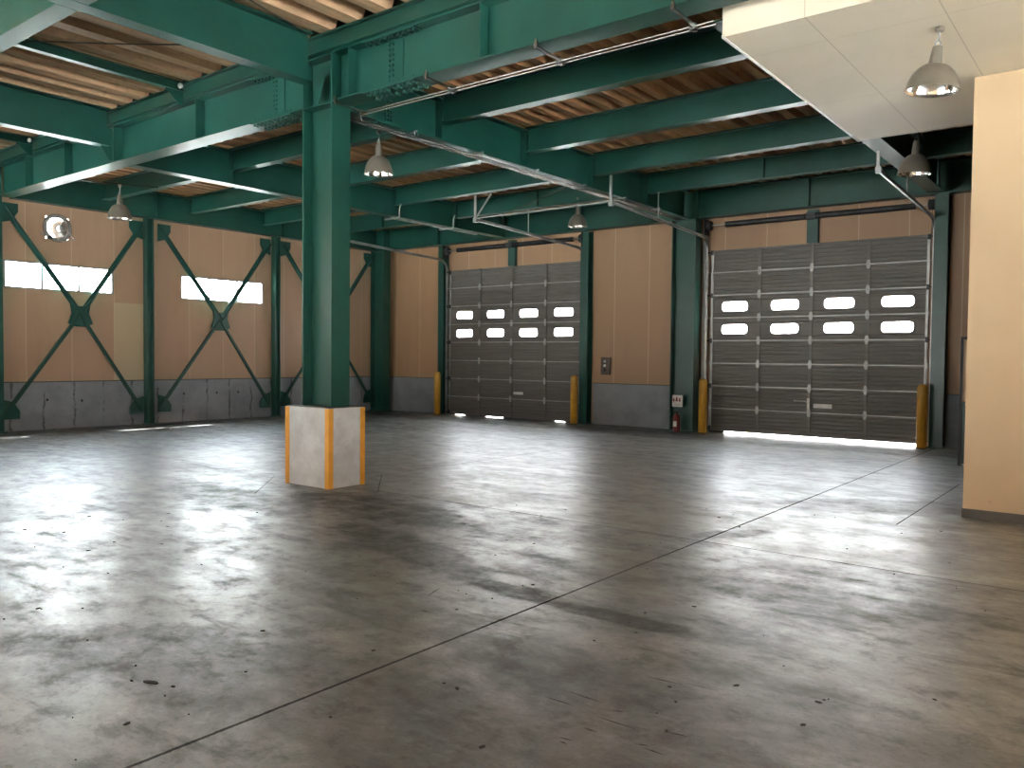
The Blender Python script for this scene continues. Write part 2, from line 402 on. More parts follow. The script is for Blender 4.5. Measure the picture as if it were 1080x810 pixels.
# windows
def window(n,y0,y1,label):
    e=empty('window_%d'%n,(XL-.05,(y0+y1)/2,WZ0)); struct(e,label)
    nP=3; w=(y1-y0)/nP; t=.035; f=MB()
    X0,X1=XL-.08,XL+.012
    f.box(X0,X1,y0,y1,WZ0,WZ0+t); f.box(X0,X1,y0,y1,WZ1-t,WZ1)
    f.box(X0,X1,y0,y0+t,WZ0+t,WZ1-t); f.box(X0,X1,y1-t,y1,WZ0+t,WZ1-t)
    f.build('window_frame',M['alu'],e)
    for i in range(1,nP): 
        m=MB(); m.box(X0+.01,X1-.01,y0+i*w-.024,y0+i*w+.024,WZ0+t,WZ1-t); m.build('mullion',M['alu'],e)
    for i in range(nP):
        m=MB(); m.box(XL-.05,XL-.044,y0+i*w+(t if i==0 else .015),y0+(i+1)*w-(t if i==nP-1 else .015),WZ0+t,WZ1-t); m.build('window_pane',M['glass'],e)
window(1,*LW[0],'three-pane strip window nearest the camera side of the left wall')
window(2,*LW[1],'three-pane strip window further along the left wall')
window(3,*NEAR[0],None); window(4,*NEAR[1],None)

# ---------------------------------------------------------------- ceiling decks
def deck(x0,x1,y0,y1,zb,dep,pitch,flat,slope,thick=.02):
    """ribs along Y; lower flats at zb, upper at zb+dep"""
    prof=[]; x=x0
    while x<x1:
        prof+=[(x,zb),(x+flat,zb),(x+flat+slope,zb+dep),(x+pitch-slope,zb+dep)]; x+=pitch
    prof.append((x,zb))
    m=MB(); n=len(prof)
    vs=[(p[0],y,p[1]) for y in (y0,y1) for p in prof]+[(p[0],y,p[1]+thick) for y in (y0,y1) for p in prof]
    fs=[(i,i+1,i+1+n,i+n) for i in range(n-1)]+[(i+2*n,i+n*3,i+1+3*n,i+1+2*n) for i in range(n-1)]
    fs+=[(i,i+2*n,i+1+2*n,i+1) for i in range(n-1)]+[(i+n,i+1+n,i+1+3*n,i+3*n) for i in range(n-1)]
    m.add(vs,fs); return m
zf=5.265
m=deck(XL+.02,XR-.2,6.92,YD-.02,zf,.10,.29,.12,.03); struct(m.build('ceiling',M['deck_floor']),'brown corrugated deck over the far bay')
zn=5.47
m=deck(XL+.02,XR-.3,YF+.02,6.50,zn,.15,.48,.20,.07); struct(m.build('ceiling_near',M['deck']),'brown folded deck over the near bay')
b=MB(); b.box(XL-.2,XR+.2,YF-.2,6.55,TOP,TOP+.15); b.box(XL-.2,XR+.2,6.55,YD+.2,TOP,TOP+.15); struct(b.build('roof',M['roofslab']),'roof slab above the corrugated decks')

# ---------------------------------------------------------------- soffit box and partition
SX,SY0,SY1,SZ=-3.088,6.982,11.304,4.47
WX,WY=-1.474,9.468
def mat_soffit():
    m,nt=newmat('cream_soffit_boards'); N=NT(nt); P=N.pos(); S=N.sep(P)
    a=N.noise(P,.9,4); cc=N.mix(N.ramp(a,.3,.7),(.66,.59,.46,1),(.72,.64,.505,1))
    def seam(t,o,p):
        fr=N.math('FRACT',N.math('DIVIDE',N.math('ADD',t,o),p)); return N.math('LESS_THAN',N.math('ABSOLUTE',N.math('SUBTRACT',fr,.5)),.0045/p)
    L=N.math('MAXIMUM',seam(S['X'],2.84+9.6,.96),N.math('MULTIPLY',seam(S['Y'],-9.42+.91+18.2,1.82),.6))
    cc=N.mix(N.math('MULTIPLY',L,.5),cc,(.25,.21,.15,1))
    N.out(N.pbsdf(cc,.55).outputs[0]); return m
ms=mat_soffit()
b=MB(); b.box(SX,XR-.02,SY0,SY1,SZ,SZ+.06); b.box(SX,XR-.02,SY0,SY0+.06,SZ+.06,5.2); b.box(SX,SX+.06,SY0+.06,SY1,SZ+.06,4.64)
o=struct(b.build('ceiling_soffit',ms),'cream boarded soffit box hanging over the right side')
b=MB(); b.box(SX-.006,SX+.02,SY0,SY1,SZ-.008,SZ+.02); struct(b.build('trim_3',M['white']),'pale edge bead along the soffit')
def mat_part():
    m,nt=newmat('tan_partition'); N=NT(nt); P=N.pos(); S=N.sep(P)
    a=N.noise(P,.8,4); cc=N.mix(N.ramp(a,.3,.7),(.46,.335,.205,1),(.51,.375,.235,1))
    sc=N.math('MULTIPLY',N.ramp(N.noise(P,16,5,.7),.55,.66),N.math('MULTIPLY',N.ramp(S['Z'],.14,.19),N.ramp(S['Z'],.26,.2)))
    cc=N.mix(N.math('MULTIPLY',sc,.55),cc,(.2,.12,.06,1))
    N.out(N.pbsdf(cc,.5).outputs[0]); return m
b=MB(); b.box(WX,XR,WY,WY+.12,.095,SZ); b.box(WX,WX+.12,WY+.12,SY1,.095,SZ); struct(b.build('wall_partition',mat_part()),'tan partition wall standing under the soffit at the right edge')
b=MB(); b.box(WX-.008,XR,WY-.008,WY+.13,0,.095); b.box(WX-.008,WX+.13,WY+.13,SY1,0,.095); struct(b.build('baseboard_partition',M['base']),'dark grey skirting under the tan partition')

# ---------------------------------------------------------------- doors
WIN_ROWS=(4,5)
def rrect(cx,cz,w,h,r,n=6):
    pts=[]
    for (sx,sz,a0) in ((1,1,0),(-1,1,90),(-1,-1,180),(1,-1,270)):
        for k in range(n+1):
            a=math.radians(a0+90*k/n); pts.append((cx+sx*(w/2-r)+r*math.cos(a),cz+sz*(h/2-r)+r*math.sin(a)))
    return pts
def overhead_door(n,x0,x1,gap,label,handle_side):
    yf=YD-.055; yb=YD-.006
    e=empty('door_%d'%n,((x0+x1)/2,YD,0)); struct(e,label)
    nr=8; ph=(DT-gap)/nr; cw=(x1-x0)/4
    PW,PH=.62,.235
    for r in range(nr):
        z0=gap+r*ph; z1=z0+ph
        e_=.004
        s=MB()
        def strip(xa,xb,za,zb):
            # ribbed sheet: shallow horizontal corrugations
            k=max(1,round((zb-za)/.082)); st=(zb-za)/k
            poly=[(yb,za),(yf,za)]
            for q in range(k):
                zz=za+q*st
                poly+=[(yf,zz+st*.12),(yf+.009,zz+st*.22),(yf+.009,zz+st*.42),(yf,zz+st*.55),(yf,zz+st*.95)]
            poly+=[(yf,zb),(yb,zb)]
            s.prism(poly,xa,xb,'X')
        za,zb=z0+e_,z1-e_
        if r in WIN_ROWS:
            zc=(z0+z1)/2; hw,hh=PW/2-.015,PH/2-.015
            strip(x0,x1,za,zc-hh); strip(x0,x1,zc+hh,zb)
            xs=x0
            for c in range(4):
                cx=x0+(c+.5)*cw
                s.box(xs,cx-hw,yf,yb,zc-hh,zc+hh); xs=cx+hw
            s.box(xs,x1,yf,yb,zc-hh,zc+hh)
        else: strip(x0,x1,za,zb)
        if r<nr-1: s.cur=1; s.box(x0,x1,yf-.012,yf+.002,z1-.009,z1+.011); s.cur=0   # interlocking lip
        sec=s.build('door_section',[M['sheet'],M['galv']],e)
        if r in WIN_ROWS:
            for c in range(4):
                cx=x0+(c+.5)*cw; zc=(z0+z1)/2
                inner=rrect(cx,zc,PW-.05,PH-.04,.075); outer=rrect(cx,zc,PW+.02,PH+.02,.03)
                k=len(inner); yo=yf-.012
                fr=MB()
                vs=[(p[0],yo,p[1]) for p in outer]+[(p[0],yo,p[1]) for p in inner]+[(p[0],yf+.001,p[1]) for p in outer]+[(p[0],yf+.012,p[1]) for p in inner]
                fs=[]
                for i in range(k):
                    j=(i+1)%k; fs+=[(i,j,j+k,i+k),(i,i+2*k,j+2*k,j),(i+k,j+k,j+3*k,i+3*k)]
                fr.add(vs,fs); fr.build('pane_frame',M['sheet'],sec)
                pn=MB(); rp=rrect(cx,zc,PW-.046,PH-.036,.075); pn.add([(q[0],yf+.006,q[1]) for q in rp],[tuple(range(len(rp)))]); pn.build('window_pane',M['pane'],sec)
    # stiles
    for c in range(1,4):
        cx=x0+c*cw; s=MB(); s.box(cx-.028,cx+.028,yf-.02,yf,gap+.01,DT-.005); s.build('stile',M['dark'] if False else M['sheet'],e)
        for r in range(1,nr):
            z=gap+r*ph; h=MB(); h.prism([(cx-.02,z-.085),(cx+.02,z-.085),(cx+.038,z-.03),(cx+.038,z+.03),(cx+.02,z+.085),(cx-.02,z+.085),(cx-.038,z+.03),(cx-.038,z-.03)],yf-.032,yf-.02,'Y')
            h.tube([(cx-.04,yf-.036,z),(cx+.04,yf-.036,z)],.012,8); h.build('hinge',M['galv'],e)
    for sx,xe in ((1,x0),(-1,x1)):
        s=MB(); s.box(xe-sx*.0+(0 if sx>0 else -.05),xe+(.05 if sx>0 else 0),yf-.018,yf,gap+.01,DT-.005); s.build('stile',M['galv'],e)
        for r in range(0,nr+1):
            z=min(max(gap+r*ph,gap+.06),DT-.05); h=MB(); h.box(xe+sx*.045,xe-sx*.01,yf-.032,yf-.018,z-.05,z+.05)
            h.tube([(xe+sx*.02,yf-.05,z),(xe-sx*.06,yf-.05,z)],.011,8); h.tube([(xe-sx*.055,yf-.05,z),(xe-sx*.085,yf-.05,z)],.024,12)
            h.build('roller_bracket',M['galv'] if r%2 else M['dark'],e)
        # track: vertical, curved, horizontal
        xt=xe-sx*.085
        R=.30; zt=DT+.30-.0; pts=[(xt,yf-.055,.03),(xt,yf-.055,DT-.05)]
        for k in range(0,9):
            a=k/8*PI/2; pts.append((xt,yf-.055-R+R*math.cos(a),DT-.02+R*math.sin(a)))
        yend=12.75; pts.append((xt,yend,4.40))
        t=MB()
        # C-section swept: use two flat bars per segment
        for i in range(len(pts)-1):
            p,q=Vector(pts[i]),Vector(pts[i+1])
            d=(q-p).normalized(); nn=Vector((0,-d.z,d.y))
            t.bar(p,q+d*.004,.006,.056,up=nn)                       # web of the channel
            for sg in (-1,1): t.bar(p+nn*sg*.027+Vector((sx*.016,0,0)),q+nn*sg*.027+d*.004+Vector((sx*.016,0,0)),.034,.005,up=nn)
        t.build('door_track',M['galv'],e)
        # angle holding the vertical track to the wall
        a=MB(); a.box(xt-sx*.008,xt-sx*.06,YD-.09,YD-.002,.0,DT+.1); a.build('track_angle',M['dark'],e)
        # end hanger and rod
        hgr=MB(); hgr.box(xt-.02,xt+.02,yend-.02,yend+.02,4.36,4.87); hgr.box(xt-.03,xt+.05,yend-.04,yend+.04,4.33,4.42)
        hgr.build('track_hanger',M['galv'],e)
        if sx<0 or n==2:
            hgr=MB(); hgr.tube([(xt,14.55,4.36),(xt,14.55,4.87)],.013,8); hgr.build('hanger_rod',M['galv'],e)
        if n==1 and sx<0:
            hgr=MB(); hgr.bar((xt,yend,4.40),(xt+.42,yend,4.87),.04,.006,up=(0,1,0)); hgr.build('hanger_brace',M['galv'],e)
        # end bearing bracket and drum
        br=MB(); br.box(xe-sx*.10,xe-sx*.09,YD-.26,YD-.01,4.30,4.64); br.lathe([(0,-.05),(.09,-.05),(.105,-.03),(.09,0),(.105,.03),(.09,.05),(0,.05)],(xe-sx*.02,YD-.15,4.50),20,'X'); br.build('cable_drum',M['dark'],e)
        cb=MB(); cb.tube([(xe+sx*.03,YD-.08,.1),(xe-sx*.02,YD-.09,4.45)],.004,5); cb.build('lift_cable',M['dark'],e)
    sh=MB(); sh.tube([(x0+.02,YD-.15,4.50),(x1-.02,YD-.15,4.50)],.016,10); sh.build('shaft',M['galv'],e)
    xm=(x0+x1)/2
    for a,c in ((x0+.35,xm-.12),(xm+.12,x1-.25)):
        pr=[(.022,0)]; 
        sp=MB(); L=c-a; k=int(L/.03)
        prof=[(.0,0)]
        for q in range(k): prof+=[(.062,q*L/k),(.055,(q+.5)*L/k)]
        prof+=[(.062,L),(0,L)]
        sp.lathe(prof,(a,YD-.15,4.50),16,'X'); sp.build('torsion_spring',M['dark'],e)
    # centre post and bearing
    cp=MB(); cp.hcoly(xm-.11,xm+.11,YD-.10,YD-.002,DT+.0,4.64); cp.build('centre_post',M['green'],e)
    cb=MB(); cb.box(xm-.09,xm+.09,YD-.24,YD-.10,4.44,4.56); cb.build('centre_bearing',M['dark'],e)
    # bottom rail and rubber seal
    rl=MB(); rl.box(x0,x1,yf-.016,yf,gap,gap+.05); rl.build('bottom_rail',M['sheet'],e)
    # handle plate + latch
    hp=MB(); z=.66; hx=x0+2*cw+.09
    if n==1: hp.box(hx,hx+.30,yf-.02,yf,.63,.70)
    else: hp.box(hx,hx+.36,yf-.02,yf,.63,.715)
    hp.build('lift_plate',M['white'],e)
    if n==2:
        lt=MB(); lt.box(x0+2*cw-.03,x0+2*cw+.02,yf-.06,yf-.02,.58,.82); lt.tube([(x0+2*cw,yf-.06,.70),(x0+2*cw-.05,yf-.065,.76),(x0+2*cw-.30,yf-.05,.765)],.014,8); lt.build('latch_handle',M['galv'],e)
    return e
d1=overhead_door(1,*DOORS[0],.012,'left grey sectional overhead door with two rows of four lit panes',0)
d2=overhead_door(2,*DOORS[1],.036,'right grey sectional overhead door with daylight showing under its bottom edge',0)
# rubber seal of door 1 with gaps, strip of seal at the left of door 2
s=MB()
for a,c in [(-15.33,-15.12),(-14.75,-14.02),(-13.42,-11.75),(-11.45,-10.98)]: s.box(a,c,YD-.06,YD-.03,0.,.012)
s.build('bottom_seal',M['black'],d1)
s=MB(); s.box(-7.62,-7.28,YD-.06,YD-.03,0,.036); s.build('bottom_seal',M['black'],d2)
# cross bar tying the two inner track ends
b=MB(); b.bar((-10.86,12.75,4.41),(-7.74,12.75,4.41),.02,.02); tag(b.build('tie_bar',M['galv']),'thin steel bar tying the track ends of the two doors together','tie bar')

# door jamb posts
def post(x0,x1,y0,y1,z0,z1,label,group=None,name='steel_post'):
    o=empty(name,((x0+x1)/2,(y0+y1)/2,z0),label,'post',group)
    m=MB(); m.hcoly(x0,x1,y0,y1,z0,z1); m.build('post_shaft',M['green'],o)
    m=MB(); m.box(x0-.03,x1+.03,y0-.03,y1+(.0 if y1>YD-.1 else .03),z0,z0+.02); m.build('base_plate',M['green'],o)
    return o
post(-10.93,-10.71,16.72,YD-.005,0,4.65,'green steel post standing right of the left overhead door')
post(-15.62,-15.42,16.72,YD-.005,0,4.65,'dark green steel post standing left of the left overhead door')
post(-3.19,-2.96,16.70,YD-.005,0,4.65,'green steel post standing right of the right overhead door')
b=MB(); b.box(-7.80,-7.73,YD-.12,YD-.003,0,4.62); tag(b.build('door_jamb',M['galv']),'narrow grey jamb strip between the green column and the right overhead door','jamb')

# ---------------------------------------------------------------- main frame
def stiff(m, axis, a, c, lo, hi, half):
    """stiffener plate across the web"""
    if axis=='X': m.box(a-.006,a+.006,c-half,c+half,lo,hi)
    else: m.box(c-half,c+half,a-.006,a+.006,lo,hi)
def splice(root, axis, a, c, lo, hi, side, half=.15):
    """bolted splice on girder running along axis at coordinate a"""
    m=MB(); L=.42
    def P(u,v,w):  # u along, v across, w z
        return (u,v,w) if axis=='X' else (v,u,w)
    def bx(u0,u1,v0,v1,w0,w1):
        if axis=='X': m.box(u0,u1,v0,v1,w0,w1)
        else: m.box(v0,v1,u0,u1,w0,w1)
    bx(a-.13,a+.13,c-.02,c+.02,lo+.06,hi-.06)
    bx(a-L,a+L,c-half,c+half,lo-.012,lo)
    bx(a-L,a+L,c-half,c-.03,lo+.02,lo+.032); bx(a-L,a+L,c-half,c-.03,hi-.032,hi-.02)
    n_=8
    for k in range(n_):
        z=lo+.09+k*(hi-lo-.18)/(n_-1)
        for u in (-.085,-.03):
            for sg in (-1,1): m.bolt(P(a+u,c+sg*.02,z),P(0,sg,0) if axis=='X' else (sg,0,0),.018,.026)
    for k in range(5):
        for sg in (-1,1):
            u=a+sg*(.06+k*.08)
            for v in (-.11,-.06,.06,.11):
                m.bolt(P(u,c+v,lo-.012),(0,0,-1),.018,.026)
            for v in (-.11,-.06):
                m.bolt(P(u,c+v,lo+.032),(0,0,1),.018,.026); m.bolt(P(u,c+v,hi-.032),(0,0,-1),.018,.026)
    m.build('bolted_splice',M['green'],root)
ZB,ZT=4.65,5.245
YC=6.645
CX0,CX1,CY0,CY1=-8.39,-7.83,6.5,6.79
CXm=(CX0+CX1)/2

# pedestal
pe=empty('column_pedestal',(-8.09,6.62,0),'grey concrete block with yellow corner guards under the green column','pedestal')
PX0,PX1,PY0,PY1,PZ=-8.50,-7.69,6.35,6.90,.967
b=MB(); b.box(PX0,PX1,PY0,PY1,0,PZ); b.build('block',M['pedestal'],pe,bevel=.008)
b=MB(); b.box(PX0+.01,PX1-.01,PY0+.01,PY1-.01,PZ,PZ+.006); b.build('top_mortar',M['base'],pe)
for cx,sx in ((PX0,-1),(PX1,1)):
    for cy,sy in ((PY0,-1),(PY1,1)):
        g=MB(); w=.062; t=.012
        g.prism([(cx+sx*t,cy+sy*t),(cx-sx*w,cy+sy*t),(cx-sx*w,cy+sy*.001),(cx+sx*.001,cy+sy*.001),(cx+sx*.001,cy-sy*w),(cx+sx*t,cy-sy*w)],.0,PZ-.005,'Z')
        g.build('corner_guard',M['guard'],pe,bevel=.004)
# central column
co=empty('steel_column',(CXm,YC,PZ),'tall green H-section steel column standing on the concrete pedestal','column')
b=MB(); b.hcol(CX0,CX1,CY0,CY1,PZ+.006,5.24); b.build('shaft',M['green'],co)
b=MB()
for z in (ZB-.012,ZT-.03): b.box(CX0+.02,CX1-.02,CY0,CY1,z,z+.016)
b.build('stiffener_plates',M['green'],co)
b=MB(); b.prism([(CX0+.15,5.0),(CX0+.40,5.0),(CX0+.27,4.67),(CX0+.22,4.67)],CY0+.03,CY0+.04,'Y'); b.build('haunch_plate',M['green'],co)

def other_column(x0,x1,y0,y1,label):
    o=empty('steel_column',((x0+x1)/2,(y0+y1)/2,0),label,'column')
    b=MB(); b.hcol(x0,x1,y0,y1,0,ZT-.005); b.build('shaft',M['green'],o)
    b=MB(); b.box(x0-.04,x1+.04,y0-.04,y1+.04 if y1+.04<YD-.03 else y1,0,.025); b.build('base_plate',M['green'],o)
    b=MB(); b.box(x0+.02,x1-.02,y0,y1,ZB-.014,ZB+.002); b.build('stiffener_plate',M['green'],o)
    return o
other_column(-8.39,-7.83,16.50,16.79,'green H-section column on the door wall between the two overhead doors')
other_column(-18.02,-17.50,16.42,16.70,'green H-section column in the far corner left of the doors')
other_column(-18.02,-17.84,6.43,6.61,'green steel column at the left edge of the photo against the left wall')

# main X girder in two lengths (left and right of the column)
def girderX(x0,x1,c,lo,hi,label,splices=(),stiffs=(),name='steel_girder',wid=.3,group=None,cat='girder'):
    o=empty(name,((x0+x1)/2,c,lo),label,cat,group)
    m=MB(); m.hbeam('X',x0,x1,c,lo,hi,wid)
    for s_ in stiffs: stiff(m,'X',s_,c,lo+.02,hi-.02,wid/2-.01)
    m.build('beam',M['green'],o)
    for s_ in splices: splice(o,'X',s_,c,lo,hi,-1,wid/2)
    return o
def girderY(y0,y1,c,lo,hi,label,splices=(),stiffs=(),name='steel_girder',wid=.3,group=None,cat='girder'):
    o=empty(name,(c,(y0+y1)/2,lo),label,cat,group)
    m=MB(); m.hbeam('Y',y0,y1,c,lo,hi,wid)
    for s_ in stiffs: stiff(m,'Y',s_,c,lo+.02,hi-.02,wid/2-.01)
    m.build('beam',M['green'],o)
    for s_ in splices: splice(o,'Y',s_,c,lo,hi,1,wid/2)
    return o
girderX(-17.83,CX0-.002,YC,ZB,ZT,'deep green girder running from the left wall to the central column',(-9.05,),(-16.5,-14.9,-13.17,-10.8),)
girderX(CX1+.002,XR-.05,YC,ZB,ZT,'deep green girder running right from the central column towards the soffit',(-6.88,),(-7.55,-5.52,-3.1,-.5),)
# deeper plate under X=-13.17 joint
# band beams on top of the main girder carrying the near deck
girderX(-17.95,XR-.3,6.50,ZT+.004,5.465,'shallow green beam lying on top of the main girder under the near roof deck',(),(),'roof_beam',.12,None,'beam')
# column line girder to the door wall, wall girder etc
girderY(CY1+.01,16.49,CXm,ZB,ZT,'deep green girder from the central column back to the door wall column',(7.75,),(8.6,10.6,12.6,14.6),wid=.28)
girderY(6.81,16.41,-13.17,ZB,ZT,'green girder crossing the far bay between left wall and central column',(),(8.6,10.6,12.6,14.6),wid=.24)
girderY(7.06,16.41,-3.12,ZB,ZT,'green girder running back past the soffit edge to the post right of the right door',(),(8.6,),wid=.26)
girderY(6.81,16.40,-17.90,ZB,ZT,'long green girder along the top of the left wall above the windows',(),(9.77,13.2),wid=.24)
girderY(YF+.05,6.38,-17.90,ZB,ZT,'green girder along the left wall on the camera side of the edge column',(),(3.5,0.2),wid=.24)
girderX(-17.48,CX0-.002,16.66,ZB,ZT,'green girder along the door wall above the left overhead door',(),(-15.5,-13.17,-10.8),wid=.24)
girderX(CX1+.002,XR-.05,16.66,ZB,ZT,'green girder along the door wall above the right overhead door',(),(-5.45,-3.12,-1.),wid=.24)
ordn=['first','second','third','fourth']
for nm,(x0,x1) in dict(left=(-17.77,-13.30),centre=(-13.04,-8.27),right=(-7.95,-3.26),outer=(-2.98,XR-.1)).items():
    for k,y in enumerate((8.6,10.6,12.6,14.6)):
        if nm=='outer' and y<11: continue
        where={'left':'next to the left wall','centre':'behind the central column','right':'in front of the right door','outer':'beyond the soffit edge'}[nm]
        girderX(x0,x1,y,4.87,zf-.003,'green cross beam under the far deck %s, %s back from the main girder'%(where,ordn[k]),(),((x0+x1)/2,) if k==3 else (),'cross_beam',.17,'green cross beams under the corrugated deck',cat='beam')
# near bay
NB,NT_=4.88,5.465
girderY(YF+.05,CY0-.14,CXm,NB,NT_-.003,'green beam running from the central column top towards the camera under the near deck',(),(3.6,),wid=.2,cat='beam',name='roof_beam')
LB=girderY(YF+.05,6.40,-13.17,NB,NT_-.003,'green roof beam meeting the main girder halfway along its left part',(),(3.6,),wid=.2,cat='beam',name='roof_beam')
girderX(-13.06,-8.22,3.62,NB,NT_-.003,'green roof beam with pale underside crossing the upper left corner of the photo',(),(),'roof_beam',.2,cat='beam')
girderX(-17.77,-13.28,3.62,NB,NT_-.003,'green roof beam beside the left wall under the near roof deck',(),(),'roof_beam',.2,cat='beam')
girderX(-8.0,XR-.3,3.62,NB,NT_-.003,'green roof beam right of the column line under the near roof deck',(),(),'roof_beam',.2,cat='beam')
def joist(x,label):
    o=empty('roof_joist',(x,5.,5.2),label,'joist','thin roof joists under the near deck')
    m=MB(); m.hbeam('Y',3.73,6.43,x,5.335,NT_-.003,.10,.008,.01); m.build('beam',M['green'],o)
    m=MB(); m.prism([(6.16,5.335),(6.43,5.335),(6.43,5.14),(6.38,5.14)],x-.005,x+.005,'X'); m.build('gusset_plate',M['green'],o)
    m=MB(); m.lathe([(0,-.02),(.03,-.02),(.042,0),(.03,.03),(0,.035)],(x+.05,6.36,5.40),16,'Y'); m.build('end_cap',M['white'],o)
joist(-11.0,'thin green roof joist over the gap between the left roof beam and the column')
joist(-16.0,'thin green roof joist over the bay beside the left wall')
# tapered bracket where the left roof beam meets the girder
b=MB(); b.prism([(6.30,NB+.3),(6.485,NB+.3),(6.485,ZB+.02),(6.44,ZB+.02),(6.30,NB)],-13.18,-13.165,'X'); b.build('bracket_plate',M['green'],LB)

# wall posts and cross bracing on the left wall
for y0,y1,lb in [(9.56,9.72,'green wall post between the two strip windows'),(12.99,13.14,'green wall post just past the second strip window')]:
    post(XL+.055,-17.85,y0,y1,0,ZB,lb,'green posts on the left wall','steel_post')
def xbrace(y0,y1,z0,z1,yc,zc,label):
    x=-17.93
    o=empty('cross_brace',(x,yc,z0),label,'brace')
    ends=[(y0,z1),(y1,z0),(y0,z0+.02),(y1,z1)]
    for (yy,zz) in ends:
        m=MB(); p=Vector((x,yy,zz)); q=Vector((x,yc,zc)); d=(q-p).normalized()
        m.bar(p,q,.010,.085,up=Vector((0,-d.z,d.y)))
        nn=Vector((0,-d.z,d.y)); m.bar(p+nn*.04+Vector((.035,0,0)),q+nn*.04+Vector((.035,0,0)),.07,.009,up=nn)
        m.build('diagonal',M['green'],o)
    g=MB(); g.prism([(yc-.22,zc+.32),(yc-.09,zc+.17),(yc+.09,zc+.17),(yc+.22,zc+.32),(yc+.17,zc+.02),(yc+.25,zc-.20),(yc+.09,zc-.26),(yc-.09,zc-.26),(yc-.25,zc-.20),(yc-.17,zc+.02)],x-.012,x+.045,'X'); g.build('centre_gusset',M['green'],o)
    for (yy,zz) in ends:
        sy=1 if yy<yc else -1; sz=1 if zz<zc else -1
        g=MB(); g.prism([(yy-sy*.04,zz-sz*.10),(yy+sy*.27,zz-sz*.10),(yy+sy*.27,zz+sz*.06),(yy+sy*.15,zz+sz*.24),(yy-sy*.04,zz+sz*.30)],x-.010,x+.010,'X'); g.build('corner_gusset',M['green'],o)
xbrace(6.66,9.46,.34,4.46,8.12,2.42,'green X-shaped brace on the left wall across the nearer strip window')
xbrace(9.89,12.85,.34,4.46,11.44,2.44,'green X-shaped brace on the left wall across the second strip window')
xbrace(13.24,16.34,.34,4.46,14.8,2.44,'green X-shaped brace in the last wall bay, mostly behind the central column')

# ---------------------------------------------------------------- ventilation fan
fy,fz=FAN
fn=empty('exhaust_fan',(XL+.02,fy,fz-.27),'round white-ringed exhaust fan high on the left wall above the nearer window','fan')
ring=MB()
def annulus(m,r0,r1,x0,x1,n=40,c=(0,0)):
    vs=[]
    for x in (x0,x1):
        for r in (r0,r1):
            for k in range(n):
                a=2*PI*k/n; vs.append((x,fy+c[0]+r*math.cos(a),fz+c[1]+r*math.sin(a)))
    fs=[]
    for k in range(n):
        j=(k+1)%n
        fs+=[(k,j,n+j,n+k),(2*n+k,3*n+k,3*n+j,2*n+j),(k,2*n+k,2*n+j,j),(n+k,n+j,3*n+j,3*n+k)]
    m.add(vs,fs,False)
annulus(ring,.215,.27,XL+.002,XL+.035); ring.build('ring',M['alu'],fn)
pl=MB(); annulus(pl,.212,.295,XL-.03,XL+.003); pl.build('mounting_plate',M['lamp_out'],fn)
mt=MB(); mt.lathe([(0,-.01),(.055,-.01),(.065,.02),(.065,.12),(.04,.14),(0,.14)],(XL+.0,fy+.04,fz-.01),20,'X'); mt.build('motor',M['galv'],fn)
for k in range(3):
    a0=math.radians(-75+55*k); m=MB(); vs=[]
    for t_ in (0,1):
        for (r,da) in ((.06,-.25),(.195,-.42),(.20,.42),(.06,.25)):
            a=a0+da; vs.append((XL-.05+t_*.006+da*.06,fy+.02+r*math.cos(a),fz+r*math.sin(a)))
    m.add(vs,[(0,1,2,3),(7,6,5,4),(0,4,5,1),(1,5,6,2),(2,6,7,3),(3,7,4,0)]); m.build('blade',M['galv'],fn)
sh=MB(); sh.lathe([(0,0),(.205,0),(.205,.012),(0,.012)],(XL-.07,fy+.11,fz-.03),28,'X'); sh.build('shutter_disc',M['galv'],fn)
arm=MB()
arm.tube([(XL+.04,fy-.36,fz-.14),(XL+.06,fy-.15,fz-.22),(XL+.06,fy+.1,fz-.27),(XL+.04,fy+.33,fz-.20),(XL+.04,fy+.14,fz+.02)],.014,8); arm.build('support_arm',M['galv'],fn)
bx=MB(); bx.box(XL+.03,XL+.09,fy-.22,fy-.13,fz-.25,fz-.19); bx.build('pull_switch',M['dark'],fn)

# ---------------------------------------------------------------- lamps
def lamp_proto():
    r=empty('high_bay_lamp',(0,0,0))
    sh=MB()
    out=[(.036,.265),(.06,.262),(.09,.25),(.125,.222),(.158,.180),(.183,.13),(.199,.08),(.209,.03),(.214,.0),(.219,-.008)]
    sh.lathe(out+[(.214,-.012)],(0,0,0),40); sh.build('lamp_shade',M['lamp_out'],r)
    inn=[(q[0]-.008,q[1]-.004) for q in out[1:-1]]
    i_=MB(); i_.lathe([(.0,.255)]+inn+[(.213,-.011)],(0,0,0),40); i_.build('reflector',M['lamp_in'],r)
    nk=MB(); nk.lathe([(0,.445),(.036,.445),(.040,.44),(.054,.275),(.054,.255),(0,.255)],(0,0,0),24); nk.build('neck',M['lamp_out'],r)
    bu=MB(); bu.lathe([(0,.06),(.03,.07),(.045,.11),(.045,.17),(.03,.23),(.022,.25),(0,.25)],(0,0,0),20); bu.build('bulb',M['white'],r)
    hk=MB(); pts=[(.022*math.sin(a),0,.475+.028*math.cos(a)*-1) for a in [k*2*PI/12 for k in range(12)]]
    hk.tube(pts,.007,8,closed=True); hk.tube([(0,0,.50),(0,.012,.55),(0,0,.60)],.008,8); hk.build('hook',M['galv'],r)
    cp=MB(); cp.lathe([(0,.64),(.035,.64),(.035,.60),(.02,.59),(0,.59)],(0,0,0),16); cp.build('mount',M['lamp_out'],r)
    return r
lp=lamp_proto()
